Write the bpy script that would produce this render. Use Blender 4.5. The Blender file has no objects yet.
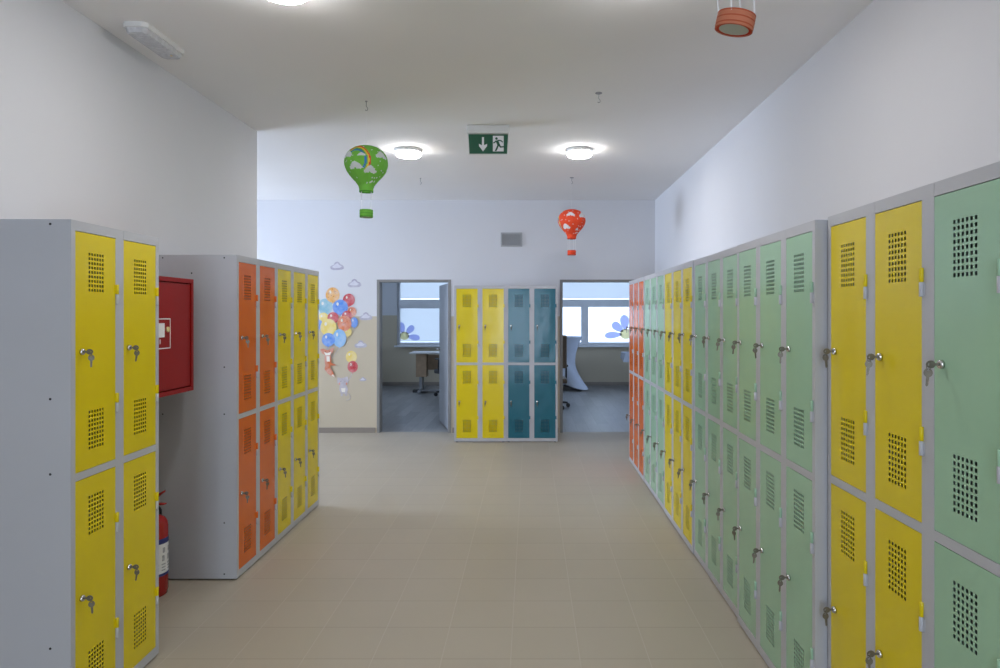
import bpy, bmesh, math, random
from mathutils import Vector, Matrix
random.seed(7)
PI = math.pi
SC = bpy.context.scene
COL = SC.collection

# ------------------------------------------------------------------ materials
def nt(name):
    m = bpy.data.materials.new(name); m.use_nodes = True
    n = m.node_tree.nodes; l = m.node_tree.links
    return m, n, l, n['Principled BSDF']

def paint(name, col, rough=0.5, spec=0.5, metal=0.0, var=0.04, scale=6.0, bump=0.0, bscale=400.0, coat=0.0, bdist=0.002):
    m, n, l, b = nt(name)
    tc = n.new('ShaderNodeTexCoord')
    no = n.new('ShaderNodeTexNoise'); no.inputs['Scale'].default_value = scale; no.inputs['Detail'].default_value = 3
    l.new(tc.outputs['Object'], no.inputs['Vector'])
    cr = n.new('ShaderNodeValToRGB')
    cr.color_ramp.elements[0].position = 0.3; cr.color_ramp.elements[1].position = 0.7
    cr.color_ramp.elements[0].color = (*[c*(1-var) for c in col], 1)
    cr.color_ramp.elements[1].color = (*[min(1, c*(1+var)) for c in col], 1)
    l.new(no.outputs['Fac'], cr.inputs['Fac']); l.new(cr.outputs['Color'], b.inputs['Base Color'])
    b.inputs['Roughness'].default_value = rough; b.inputs['Metallic'].default_value = metal
    b.inputs['Specular IOR Level'].default_value = spec
    if coat: b.inputs['Coat Weight'].default_value = coat; b.inputs['Coat Roughness'].default_value = 0.15
    if bump:
        n2 = n.new('ShaderNodeTexNoise'); n2.inputs['Scale'].default_value = bscale
        l.new(tc.outputs['Object'], n2.inputs['Vector'])
        bp = n.new('ShaderNodeBump'); bp.inputs['Strength'].default_value = bump; bp.inputs['Distance'].default_value = bdist
        l.new(n2.outputs['Fac'], bp.inputs['Height']); l.new(bp.outputs['Normal'], b.inputs['Normal'])
    return m

def wall_paint(name, upper, lower, split):
    """white paint above, beige washable paint below a straight painted edge"""
    m, n, l, b = nt(name)
    g = n.new('ShaderNodeNewGeometry'); s = n.new('ShaderNodeSeparateXYZ')
    l.new(g.outputs['Position'], s.inputs[0])
    gt = n.new('ShaderNodeMath'); gt.operation = 'GREATER_THAN'; gt.inputs[1].default_value = split
    l.new(s.outputs['Z'], gt.inputs[0])
    no = n.new('ShaderNodeTexNoise'); no.inputs['Scale'].default_value = 1.3; no.inputs['Detail'].default_value = 4
    l.new(g.outputs['Position'], no.inputs['Vector'])
    mx = n.new('ShaderNodeMix'); mx.data_type = 'RGBA'
    mx.inputs[6].default_value = (*lower, 1); mx.inputs[7].default_value = (*upper, 1)
    l.new(gt.outputs[0], mx.inputs[0])
    mm = n.new('ShaderNodeMix'); mm.data_type = 'RGBA'; mm.blend_type = 'MULTIPLY'
    mr = n.new('ShaderNodeMapRange'); mr.inputs['To Min'].default_value = 0.95; mr.inputs['To Max'].default_value = 1.0
    l.new(no.outputs['Fac'], mr.inputs['Value'])
    mm.inputs[0].default_value = 1.0
    l.new(mx.outputs[2], mm.inputs[6]); l.new(mr.outputs[0], mm.inputs[7])
    l.new(mm.outputs[2], b.inputs['Base Color'])
    rr = n.new('ShaderNodeMapRange'); rr.inputs['To Min'].default_value = 0.45; rr.inputs['To Max'].default_value = 0.85
    l.new(gt.outputs[0], rr.inputs['Value']); l.new(rr.outputs[0], b.inputs['Roughness'])
    b.inputs['Specular IOR Level'].default_value = 0.3
    n2 = n.new('ShaderNodeTexNoise'); n2.inputs['Scale'].default_value = 220
    l.new(g.outputs['Position'], n2.inputs['Vector'])
    bp = n.new('ShaderNodeBump'); bp.inputs['Strength'].default_value = 0.08; bp.inputs['Distance'].default_value = 0.002
    l.new(n2.outputs['Fac'], bp.inputs['Height']); l.new(bp.outputs['Normal'], b.inputs['Normal'])
    return m

def tile_floor(name):
    m, n, l, b = nt(name); P = 0.2955
    g = n.new('ShaderNodeNewGeometry'); mp = n.new('ShaderNodeMapping')
    mp.inputs['Location'].default_value = (0.082/P, -2.927/P+40, 0); mp.inputs['Scale'].default_value = (1/P, 1/P, 1)
    l.new(g.outputs['Position'], mp.inputs['Vector'])
    sp = n.new('ShaderNodeSeparateXYZ'); l.new(mp.outputs[0], sp.inputs[0])
    def math_(op, a, v=None):
        k = n.new('ShaderNodeMath'); k.operation = op; l.new(a, k.inputs[0])
        if v is not None:
            if isinstance(v, float): k.inputs[1].default_value = v
            else: l.new(v, k.inputs[1])
        return k.outputs[0]
    def joint(o):           # 1 inside the joint, 0 on the tile
        d = math_('PINGPONG', o, 0.5)
        r = n.new('ShaderNodeMapRange'); r.inputs['From Min'].default_value = 0.004; r.inputs['From Max'].default_value = 0.010
        r.inputs['To Min'].default_value = 1; r.inputs['To Max'].default_value = 0
        l.new(d, r.inputs['Value']); return r.outputs[0]
    jx, jy = joint(sp.outputs['X']), joint(sp.outputs['Y'])
    cb = n.new('ShaderNodeCombineXYZ'); l.new(math_('FLOOR', sp.outputs['X']), cb.inputs[0]); l.new(math_('FLOOR', sp.outputs['Y']), cb.inputs[1])
    wn = n.new('ShaderNodeTexWhiteNoise'); l.new(cb.outputs[0], wn.inputs['Vector'])
    no = n.new('ShaderNodeTexNoise'); no.inputs['Scale'].default_value = 2.2; no.inputs['Detail'].default_value = 6
    l.new(g.outputs['Position'], no.inputs['Vector'])
    def mix(f, a, c):
        k = n.new('ShaderNodeMix'); k.data_type = 'RGBA'; l.new(f, k.inputs[0])
        for sck, v in ((k.inputs[6], a), (k.inputs[7], c)):
            if isinstance(v, tuple): sck.default_value = (*v, 1)
            else: l.new(v, sck)
        return k.outputs[2]
    c1 = mix(wn.outputs['Value'], (0.385, 0.341, 0.268), (0.41, 0.364, 0.288))
    c2 = mix(no.outputs['Fac'], (0.35, 0.31, 0.243), (0.435, 0.387, 0.308))
    k = n.new('ShaderNodeMix'); k.data_type = 'RGBA'; k.inputs[0].default_value = 0.45; l.new(c1, k.inputs[6]); l.new(c2, k.inputs[7])
    c3 = mix(jy, k.outputs[2], (0.295, 0.26, 0.205)); c4 = mix(jx, c3, (0.44, 0.395, 0.325))
    l.new(c4, b.inputs['Base Color'])
    b.inputs['Roughness'].default_value = 0.48; b.inputs['Specular IOR Level'].default_value = 0.4
    bp = n.new('ShaderNodeBump'); bp.inputs['Strength'].default_value = 0.25; bp.inputs['Distance'].default_value = 0.002; bp.invert = True
    l.new(math_('MAXIMUM', jx, jy), bp.inputs['Height']); l.new(bp.outputs['Normal'], b.inputs['Normal'])
    return m

def plank_floor(name):
    m, n, l, b = nt(name)
    g = n.new('ShaderNodeNewGeometry')
    mp = n.new('ShaderNodeMapping'); mp.inputs['Rotation'].default_value = (0, 0, PI/2)
    l.new(g.outputs['Position'], mp.inputs['Vector'])
    br = n.new('ShaderNodeTexBrick'); br.offset = 0.37
    br.inputs['Scale'].default_value = 1.0; br.inputs['Brick Width'].default_value = 1.1; br.inputs['Row Height'].default_value = 0.15
    br.inputs['Mortar Size'].default_value = 0.002
    br.inputs['Color1'].default_value = (0.20, 0.20, 0.205, 1); br.inputs['Color2'].default_value = (0.29, 0.29, 0.29, 1)
    br.inputs['Mortar'].default_value = (0.15, 0.15, 0.15, 1)
    l.new(mp.outputs[0], br.inputs['Vector'])
    no = n.new('ShaderNodeTexNoise'); no.inputs['Scale'].default_value = 6; no.inputs['Detail'].default_value = 5
    mp2 = n.new('ShaderNodeMapping'); mp2.inputs['Scale'].default_value = (6, 0.6, 1)
    l.new(g.outputs['Position'], mp2.inputs['Vector']); l.new(mp2.outputs[0], no.inputs['Vector'])
    mr = n.new('ShaderNodeMapRange'); mr.inputs['To Min'].default_value = 0.75; mr.inputs['To Max'].default_value = 1.2
    l.new(no.outputs['Fac'], mr.inputs['Value'])
    mm = n.new('ShaderNodeMix'); mm.data_type = 'RGBA'; mm.blend_type = 'MULTIPLY'; mm.inputs[0].default_value = 1
    l.new(br.outputs['Color'], mm.inputs[6]); l.new(mr.outputs[0], mm.inputs[7])
    l.new(mm.outputs[2], b.inputs['Base Color'])
    b.inputs['Roughness'].default_value = 0.35
    return m

def watercolour(name, col, light=0.35):
    m, n, l, b = nt(name)
    tc = n.new('ShaderNodeTexCoord')
    no = n.new('ShaderNodeTexNoise'); no.inputs['Scale'].default_value = 14; no.inputs['Detail'].default_value = 4
    l.new(tc.outputs['Object'], no.inputs['Vector'])
    cr = n.new('ShaderNodeValToRGB')
    cr.color_ramp.elements[0].position = 0.35; cr.color_ramp.elements[1].position = 0.72
    cr.color_ramp.elements[0].color = (*col, 1)
    cr.color_ramp.elements[1].color = (*[c + (0.85-c)*light for c in col], 1)
    l.new(no.outputs['Fac'], cr.inputs['Fac']); l.new(cr.outputs['Color'], b.inputs['Base Color'])
    b.inputs['Roughness'].default_value = 0.6; b.inputs['Specular IOR Level'].default_value = 0.2
    return m

def emit(name, col, strength):
    m, n, l, b = nt(name)
    b.inputs['Base Color'].default_value = (0.9, 0.9, 0.9, 1)
    b.inputs['Emission Color'].default_value = (*col, 1); b.inputs['Emission Strength'].default_value = strength
    b.inputs['Roughness'].default_value = 0.4
    return m

def translucent(name, col, t=0.5, rough=0.7):
    m, n, l, b = nt(name)
    b.inputs['Base Color'].default_value = (*col, 1); b.inputs['Roughness'].default_value = rough
    b.inputs['Specular IOR Level'].default_value = 0.2
    tr = n.new('ShaderNodeBsdfTranslucent'); tr.inputs['Color'].default_value = (*col, 1)
    mx = n.new('ShaderNodeMixShader'); mx.inputs[0].default_value = t
    l.new(b.outputs[0], mx.inputs[1]); l.new(tr.outputs[0], mx.inputs[2])
    l.new(mx.outputs[0], n['Material Output'].inputs['Surface'])
    return m

def glass(name):
    m, n, l, b = nt(name)
    tr = n.new('ShaderNodeBsdfTransparent'); gl = n.new('ShaderNodeBsdfGlossy'); gl.inputs['Roughness'].default_value = 0.02
    fr = n.new('ShaderNodeFresnel'); fr.inputs['IOR'].default_value = 1.45
    mx = n.new('ShaderNodeMixShader')
    l.new(fr.outputs[0], mx.inputs[0]); l.new(tr.outputs[0], mx.inputs[1]); l.new(gl.outputs[0], mx.inputs[2])
    l.new(mx.outputs[0], n['Material Output'].inputs['Surface'])
    return m

WHITE_UP = (0.685, 0.69, 0.715); BEIGE = (0.56, 0.49, 0.37)
M = {}
M['wall'] = wall_paint('two_tone_wall_paint', WHITE_UP, BEIGE, 1.445)
M['ceiling'] = paint('ceiling_paint', (0.84, 0.825, 0.81), 0.9, 0.2, var=0.02, scale=0.8, bump=0.05, bscale=200)
M['tiles'] = tile_floor('beige_floor_tiles')
M['planks'] = plank_floor('grey_plank_vinyl')
M['baseboard'] = paint('baseboard_grey_brown', (0.27, 0.235, 0.2), 0.5, var=0.06)
M['frame_grey'] = paint('door_frame_grey', (0.23, 0.225, 0.215), 0.45)
M['leaf_grey'] = paint('door_leaf_grey', (0.34, 0.35, 0.375), 0.4)
M['pvc'] = paint('white_window_plastic', (0.72, 0.74, 0.78), 0.35)
M['glass'] = glass('window_glass')
M['blind'] = translucent('blind_slat', (0.86, 0.88, 0.90), 0.65)
M['body'] = paint('locker_grey_steel', (0.455, 0.465, 0.495), 0.32, 0.4, var=0.02, scale=3, bump=0.03, bscale=700)
M['yellow'] = paint('locker_yellow', (0.70, 0.555, 0.003), 0.2, 0.35, var=0.02, scale=3, bump=1.0, bscale=3.5, bdist=0.006)
M['orange'] = paint('locker_orange', (0.66, 0.130, 0.010), 0.2, 0.35, var=0.02, scale=3, bump=1.0, bscale=3.5, bdist=0.006)
M['green'] = paint('locker_mint_green', (0.325, 0.53, 0.36), 0.2, 0.4, var=0.02, scale=3, bump=1.0, bscale=3.5, bdist=0.006)
M['teal'] = paint('locker_teal', (0.016, 0.125, 0.175), 0.17, 0.28, var=0.03, scale=3, bump=1.0, bscale=3.5, bdist=0.006)
M['dark'] = paint('black_recess', (0.015, 0.015, 0.016), 0.8)
M['black'] = paint('black_plastic', (0.02, 0.02, 0.022), 0.45)
M['chrome'] = paint('chrome_metal', (0.62, 0.61, 0.6), 0.22, metal=1.0, var=0.05)
M['nickel'] = paint('nickel_key', (0.17, 0.155, 0.12), 0.5, metal=0.55, var=0.1, scale=60)
M['red'] = paint('red_enamel', (0.28, 0.010, 0.009), 0.4, 0.2, var=0.03)
M['redx'] = paint('extinguisher_red', (0.38, 0.014, 0.012), 0.25, 0.5, var=0.03)
M['whiteink'] = paint('white_ink', (0.82, 0.82, 0.84), 0.5, var=0.02)
M['blueink'] = paint('navy_ink', (0.03, 0.04, 0.2), 0.5)
M['greyink'] = paint('grey_print', (0.42, 0.42, 0.46), 0.5, var=0.35, scale=90)
M['brass'] = paint('brass_lock', (0.85, 0.72, 0.4), 0.35, metal=0.7)
M['signgreen'] = paint('exit_sign_green', (0.008, 0.10, 0.048), 0.3, var=0.03)
M['fitting'] = paint('white_fitting_plastic', (0.72, 0.72, 0.71), 0.4, var=0.01)
M['lens'] = paint('ribbed_clear_lens', (0.58, 0.58, 0.60), 0.2, var=0.12, scale=50)
M['ventgrey'] = paint('vent_grey', (0.36, 0.37, 0.38), 0.45)
M['lamprim'] = emit('lamp_diffuser_rim', (1.0, 0.98, 0.985), 24.0)
M['lamp'] = emit('lamp_diffuser', (1.0, 0.98, 0.985), 56.0)
M['papergreen'] = translucent('green_paper', (0.22, 0.60, 0.085), 0.2)
M['papergreend'] = translucent('dark_green_paper', (0.10, 0.36, 0.05), 0.2)
M['papered'] = translucent('red_orange_paper', (0.82, 0.085, 0.03), 0.2)
M['paperedd'] = translucent('dark_red_paper', (0.55, 0.05, 0.02), 0.2)
M['papersalmon'] = translucent('salmon_paper', (0.62, 0.23, 0.13), 0.25)
M['papersalmond'] = translucent('dark_salmon_paper', (0.50, 0.11, 0.05), 0.25)
M['paperwhite'] = translucent('white_paper', (0.80, 0.82, 0.84), 0.2)
M['paperpale'] = translucent('pale_grey_paper', (0.62, 0.66, 0.60), 0.3)
M['rb_red'] = paint('rainbow_red', (0.7, 0.08, 0.03), 0.6)
M['rb_yel'] = paint('rainbow_yellow', (0.85, 0.6, 0.03), 0.6)
M['rb_grn'] = paint('rainbow_green', (0.1, 0.4, 0.12), 0.6)
M['rb_blu'] = paint('rainbow_blue', (0.03, 0.2, 0.55), 0.6)
M['thread'] = paint('white_thread', (0.85, 0.85, 0.86), 0.6)
M['hook'] = paint('grey_hook', (0.28, 0.28, 0.29), 0.4, metal=0.5)
M['wood'] = paint('desk_wood', (0.35, 0.24, 0.15), 0.5, var=0.15, scale=12)
M['desktop'] = paint('pale_desk_top', (0.62, 0.60, 0.58), 0.35)
M['metalgrey'] = paint('grey_furniture_steel', (0.25, 0.26, 0.28), 0.4, metal=0.3)
M['cloth'] = paint('white_stretch_cloth', (0.44, 0.47, 0.55), 0.8, 0.2)
M['brownleather'] = paint('brown_chair_cover', (0.12, 0.085, 0.055), 0.55)
M['petal'] = translucent('petal_film', (0.70, 0.73, 0.95), 0.88)
M['petalc'] = translucent('petal_centre_film', (0.88, 0.84, 0.62), 0.9)
for k, c in dict(w_orange=(0.78, 0.40, 0.10), w_red=(0.55, 0.045, 0.06), w_teal=(0.25, 0.48, 0.58), w_blue=(0.10, 0.27, 0.72),
                 w_yellow=(0.80, 0.62, 0.16), w_lblue=(0.24, 0.48, 0.78), w_coral=(0.70, 0.22, 0.10), w_fox=(0.60, 0.17, 0.07),
                 w_mouse=(0.46, 0.42, 0.47), w_cloud=(0.40, 0.38, 0.47), w_cream=(0.8, 0.76, 0.66), w_dot=(0.30, 0.05, 0.05)).items():
    M[k] = watercolour(k.replace('w_', 'watercolour_'), c)

# ------------------------------------------------------------------ mesh builder
class MB:
    def __init__(s): s.v = []; s.f = []; s.m = []; s.sm = []
    def add(s, verts, faces, mat=0, smooth=False):
        o = len(s.v); s.v += [tuple(v) for v in verts]
        for f in faces: s.f.append([i+o for i in f]); s.m.append(mat); s.sm.append(smooth)
    def box(s, a, b, mat=0, bev=0.0):
        (x0, y0, z0), (x1, y1, z1) = a, b
        if bev <= 0:
            s.add([(x0,y0,z0),(x1,y0,z0),(x1,y1,z0),(x0,y1,z0),(x0,y0,z1),(x1,y0,z1),(x1,y1,z1),(x0,y1,z1)],
                  [(0,3,2,1),(4,5,6,7),(0,1,5,4),(1,2,6,5),(2,3,7,6),(3,0,4,7)], mat)
        else:
            bm = bmesh.new(); bmesh.ops.create_cube(bm, size=1)
            for v in bm.verts:
                v.co = ((x0+x1)/2+v.co.x*(x1-x0), (y0+y1)/2+v.co.y*(y1-y0), (z0+z1)/2+v.co.z*(z1-z0))
            bmesh.ops.bevel(bm, geom=bm.edges[:], offset=bev, segments=2, profile=0.6, affect='EDGES')
            s.frombm(bm, mat)
        return s
    def frombm(s, bm, mat=0, smooth=False):
        bm.verts.index_update()
        s.add([v.co[:] for v in bm.verts], [[v.index for v in f.verts] for f in bm.faces], mat, smooth); bm.free()
    def lathe(s, prof, c=(0,0,0), seg=32, axis='z', mat=0, caps=True, smooth=True):
        vs = []; fs = []
        for r, h in prof:
            for k in range(seg):
                a = 2*PI*k/seg; p, q = r*math.cos(a), r*math.sin(a)
                vs.append({'z': (c[0]+p, c[1]+q, c[2]+h), 'y': (c[0]+p, c[1]+h, c[2]+q), 'x': (c[0]+h, c[1]+p, c[2]+q)}[axis])
        for i in range(len(prof)-1):
            for k in range(seg):
                j = (k+1) % seg
                fs.append((i*seg+k, i*seg+j, (i+1)*seg+j, (i+1)*seg+k))
        s.add(vs, fs, mat, smooth)
        if caps:
            o = len(s.v)-len(vs)
            s.f.append([o+k for k in range(seg)][::-1]); s.m.append(mat); s.sm.append(False)
            s.f.append([o+(len(prof)-1)*seg+k for k in range(seg)]); s.m.append(mat); s.sm.append(False)
        return s
    def tube(s, pts, r, seg=8, mat=0):
        pts = [Vector(p) for p in pts]; n = len(pts); vs = []; fs = []
        for i, p in enumerate(pts):
            d = (pts[min(i+1, n-1)]-pts[max(i-1, 0)]).normalized()
            u = d.orthogonal().normalized() if i == 0 else (u - d*u.dot(d)).normalized()
            w = d.cross(u); rr = r[i] if isinstance(r, (list, tuple)) else r
            for k in range(seg):
                a = 2*PI*k/seg; vs.append(p+u*math.cos(a)*rr+w*math.sin(a)*rr)
        for i in range(n-1):
            for k in range(seg):
                j = (k+1) % seg; fs.append((i*seg+k, i*seg+j, (i+1)*seg+j, (i+1)*seg+k))
        s.add(vs, fs, mat, True)
        s.add([vs[k] for k in range(seg)], [list(range(seg))[::-1]], mat)
        s.add([vs[(n-1)*seg+k] for k in range(seg)], [list(range(seg))], mat)
        return s
    def prism(s, poly, y0, y1, mat=0):
        """closed outline in the xz plane, extruded from y0 (front, towards -y) to y1"""
        n = len(poly)
        s.add([(x, y0, z) for x, z in poly]+[(x, y1, z) for x, z in poly],
              [list(range(n)), list(range(2*n-1, n-1, -1))]+[(i, i+n, (i+1) % n+n, (i+1) % n) for i in range(n)], mat)
        return s
    def xform(s, mtx, start=0):
        for i in range(start, len(s.v)): s.v[i] = tuple(mtx @ Vector(s.v[i]))
        return s
    def mesh(s, name, mats):
        me = bpy.data.meshes.new(name)
        me.from_pydata(s.v, [], s.f)
        for m in mats: me.materials.append(M[m] if isinstance(m, str) else m)
        me.polygons.foreach_set('material_index', s.m); me.polygons.foreach_set('use_smooth', s.sm)
        bm = bmesh.new(); bm.from_mesh(me); bmesh.ops.recalc_face_normals(bm, faces=bm.faces[:]); bm.to_mesh(me); bm.free()
        me.update(); return me
    def build(s, name, mats, parent=None, loc=None):
        if isinstance(mats, str): mats = [mats]
        o = bpy.data.objects.new(name, s.mesh(name, mats)); COL.objects.link(o)
        if parent: o.parent = parent
        if loc: o.location = loc
        return o

def link(name, me, parent=None, loc=(0,0,0)):
    o = bpy.data.objects.new(name, me); COL.objects.link(o); o.parent = parent; o.location = loc; return o
def thing(name, label, cat, loc=(0,0,0), rz=0.0, group=None):
    o = bpy.data.objects.new(name, None); COL.objects.link(o); o.location = loc; o.rotation_euler = (0,0,rz)
    o.empty_display_size = 0.1
    return tag(o, label, cat, group)
def tag(o, label, cat, group=None):
    o['label'] = label; o['category'] = cat
    if group: o['group'] = group
    return o
def struct(o): o['kind'] = 'structure'; return o
def ell(cx, cz, rx, rz, n=28, a0=0):
    return [(cx+rx*math.cos(a0+2*PI*k/n), cz+rz*math.sin(a0+2*PI*k/n)) for k in range(n)]

# ------------------------------------------------------------------ camera
F = 685.0; VX, VY = 530.0, 314.0; CH = 1.474
cam = bpy.data.cameras.new('camera'); cam.sensor_width = 36; cam.lens = 36*F/1000
cam.shift_x = (500-VX)/1000; cam.shift_y = (VY-334)/1000; cam.clip_start = 0.05
co = bpy.data.objects.new('camera', cam); COL.objects.link(co); co.location = (0,0,CH); co.rotation_euler = (PI/2,0,0)
SC.camera = co
def PX(px, d): return (px-VX)*d/F
def PZ(py, d): return CH+(VY-py)*d/F

# ------------------------------------------------------------------ room shell
WA = (-2.74, -0.42); WB = (-0.08, 2.36); WZ = (0.83, 2.45)
XL, XR, YB, HC = -2.11, 1.55, 8.50, 2.888
YE = 5.295; YN = -3.2; YC = 14.10; XH = -6.0
D1 = (PX(377.0, YB), PX(450.8, YB)); D2 = (PX(560, YB), PX(560, YB)+0.95); DT = PZ(279.6, YB)
def shell(name, boxes, mat):
    b = MB()
    for a, c in boxes: b.box(a, c)
    return struct(b.build(name, mat))
shell('floor', [((XH-0.2, YN-0.2, -0.12), (XR+0.2, YB+0.06, 0.0))], 'tiles')
shell('floor_classroom', [((-5.2, YB+0.06, -0.12), (4.8, YC+0.2, 0.0))], 'planks')
shell('ceiling', [((XH-0.2, YN-0.2, HC), (XR+0.2, YB+0.15, HC+0.12))], 'ceiling')
shell('ceiling_classroom', [((-5.2, YB+0.15, HC), (4.8, YC+0.2, HC+0.12))], 'ceiling')
shell('wall_left', [((XL-0.2, YN, 0), (XL, YE, HC))], 'wall')
shell('wall_right', [((XR, YN, 0), (XR+0.2, YB, HC))], 'wall')
GX = (-0.98, 0.36); GZ = (0.0, 2.30)
shell('wall_front', [((XL-0.2, YN-0.2, 0), (GX[0], YN, HC)), ((GX[1], YN-0.2, 0), (XR+0.2, YN, HC)), ((GX[0], YN-0.2, GZ[1]), (GX[1], YN, HC))], 'wall')
g0 = struct(bpy.data.objects.new('door_3', None)); COL.objects.link(g0)
b = MB(); t_ = 0.06; ya, yb = YN-0.13, YN-0.06; xm = (GX[0]+GX[1])/2
for a, c in (((GX[0], ya, 0), (GX[0]+t_, yb, GZ[1])), ((GX[1]-t_, ya, 0), (GX[1], yb, GZ[1])), ((xm-0.05, ya, 0.10), (xm+0.05, yb, GZ[1]-t_)),
             ((GX[0]+t_, ya, GZ[1]-t_), (GX[1]-t_, yb, GZ[1])), ((GX[0]+t_, ya, 0.0), (GX[1]-t_, yb, 0.10))): b.box(a, c)
b.build('door_frame', 'pvc', g0)
for a, c in ((GX[0]+t_, xm-0.05), (xm+0.05, GX[1]-t_)):
    g = MB(); g.box((a, ya+0.03, 0.10), (c, ya+0.036, GZ[1]-t_)); g.build('pane', 'glass', g0)
shell('wall_hall', [((XH, YE-0.2, 0), (XL-0.2, YE, HC))], 'wall')
shell('wall_back', [((XH-0.2, YB, 0), (D1[0], YB+0.15, HC)), ((D1[0], YB, DT), (D1[1], YB+0.15, HC)), ((D1[1], YB, 0), (D2[0], YB+0.15, HC)),
                    ((D2[0], YB, DT), (D2[1], YB+0.15, HC)), ((D2[1], YB, 0), (XR+0.2, YB+0.15, HC))], 'wall')
# classroom side walls and partition
CY = (10.0, 13.0)
def holed(name, x0, x1):
    shell(name, [((x0, YB+0.15, 0), (x1, YC, WZ[0])), ((x0, YB+0.15, WZ[1]), (x1, YC, HC)), ((x0, YB+0.15, WZ[0]), (x1, CY[0], WZ[1])), ((x0, CY[1], WZ[0]), (x1, YC, WZ[1]))], 'wall')
holed('wall_classroom_left', -5.2, -5.0)
holed('wall_classroom_right', 4.6, 4.8)
for nm, xw in (('fill_window_left', -5.1), ('fill_window_right', 4.7)):  # unseen side windows, added to let more light into the classrooms
    rt_ = struct(bpy.data.objects.new(nm, None)); COL.objects.link(rt_)
    b = MB(); ym_ = (CY[0]+CY[1])/2
    for a, c in (((xw-0.03, CY[0], WZ[0]), (xw+0.03, CY[0]+0.06, WZ[1])), ((xw-0.03, CY[1]-0.06, WZ[0]), (xw+0.03, CY[1], WZ[1])), ((xw-0.03, ym_-0.05, WZ[0]+0.06), (xw+0.03, ym_+0.05, WZ[1]-0.06)),
                 ((xw-0.03, CY[0]+0.06, WZ[0]), (xw+0.03, CY[1]-0.06, WZ[0]+0.06)), ((xw-0.03, CY[0]+0.06, WZ[1]-0.06), (xw+0.03, CY[1]-0.06, WZ[1]))): b.box(a, c)
    b.build('window_frame', 'pvc', rt_)
    for a, c in ((CY[0]+0.06, ym_-0.05), (ym_+0.05, CY[1]-0.06)):
        g = MB(); g.box((xw-0.003, a, WZ[0]+0.06), (xw+0.003, c, WZ[1]-0.06)); g.build('pane', 'glass', rt_)
shell('wall_classroom_back', [((XR+0.2, YB, 0), (4.8, YB+0.15, HC))], 'wall')
shell('wall_partition', [((-0.29, YB+0.15, 0), (-0.19, YC, HC))], 'wall')
shell('wall_far', [((-5.2, YC, 0), (4.8, YC+0.2, WZ[0])), ((-5.2, YC, WZ[1]), (4.8, YC+0.2, HC)), ((-5.2, YC, WZ[0]), (WA[0], YC+0.2, WZ[1])),
                   ((WA[1], YC, WZ[0]), (WB[0], YC+0.2, WZ[1])), ((WB[1], YC, WZ[0]), (4.8, YC+0.2, WZ[1]))], 'wall')
HWY = (5.75, 8.15); HWZ = (0.9, 2.48)
shell('wall_hall_left', [((XH-0.2, YE-0.2, 0), (XH, YB, HWZ[0])), ((XH-0.2, YE-0.2, HWZ[1]), (XH, YB, HC)),
                         ((XH-0.2, YE-0.2, HWZ[0]), (XH, HWY[0], HWZ[1])), ((XH-0.2, HWY[1], HWZ[0]), (XH, YB, HWZ[1]))], 'wall')
# baseboards
def base(name, segs): shell(name, segs, 'baseboard')
BH = 0.065; BT = 0.012
base('baseboard_back', [((XH, YB-BT, 0), (D1[0]-0.02, YB, BH)), ((D1[1]+0.02, YB-BT, 0), (D2[0]-0.02, YB, BH)), ((D2[1]+0.02, YB-BT, 0), (XR, YB, BH))])
base('baseboard_left', [((XL, YN, 0), (XL+BT, YE, BH))])
base('baseboard_right', [((XR-BT, YN, 0), (XR, YB-BT, BH))])
base('baseboard_far', [((-5.0, YC-BT, 0), (-0.29, YC, 0.075)), ((-0.19, YC-BT, 0), (4.6, YC, 0.075))])

# doors
def door_frame(parent, x0, x1):
    w = 0.034; b = MB(); y0, y1 = YB-0.006, YB+0.156
    b.box((x0-0.002, y0, 0), (x0+w, y1, DT), bev=0.003); b.box((x1-w, y0, 0), (x1+0.002, y1, DT), bev=0.003)
    b.box((x0+w, y0, DT-0.03), (x1-w, y1, DT), bev=0.003)
    return b.build('door_frame', 'frame_grey', parent)
d1 = struct(bpy.data.objects.new('door_1', None)); COL.objects.link(d1)
door_frame(d1, *D1)
lf = MB()
lw = 0.80
lf.box((0, -0.02, 0.012), (lw, 0.02, 1.862), bev=0.003)
leaf = lf.build('door_leaf', 'leaf_grey', d1)
leaf.location = (D1[1]-0.036, YB+0.165, 0); leaf.rotation_euler = (0, 0, math.atan2(0.77, -0.21))
hd = MB()
for sgn in (-1, 1):
    hd.lathe([(0.022, 0.0), (0.022, 0.008)], (lw-0.06, sgn*0.02 - (0.008 if sgn < 0 else 0), 1.0), 20, 'y')
    hd.tube([(lw-0.06, sgn*0.028, 1.0), (lw-0.06, sgn*0.06, 1.0), (lw-0.075, sgn*0.066, 1.0), (lw-0.18, sgn*0.066, 0.998)], 0.009, 10)
hd.build('door_handle', 'chrome', leaf)
d2 = struct(bpy.data.objects.new('door_2', None)); COL.objects.link(d2)
door_frame(d2, *D2)

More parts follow.
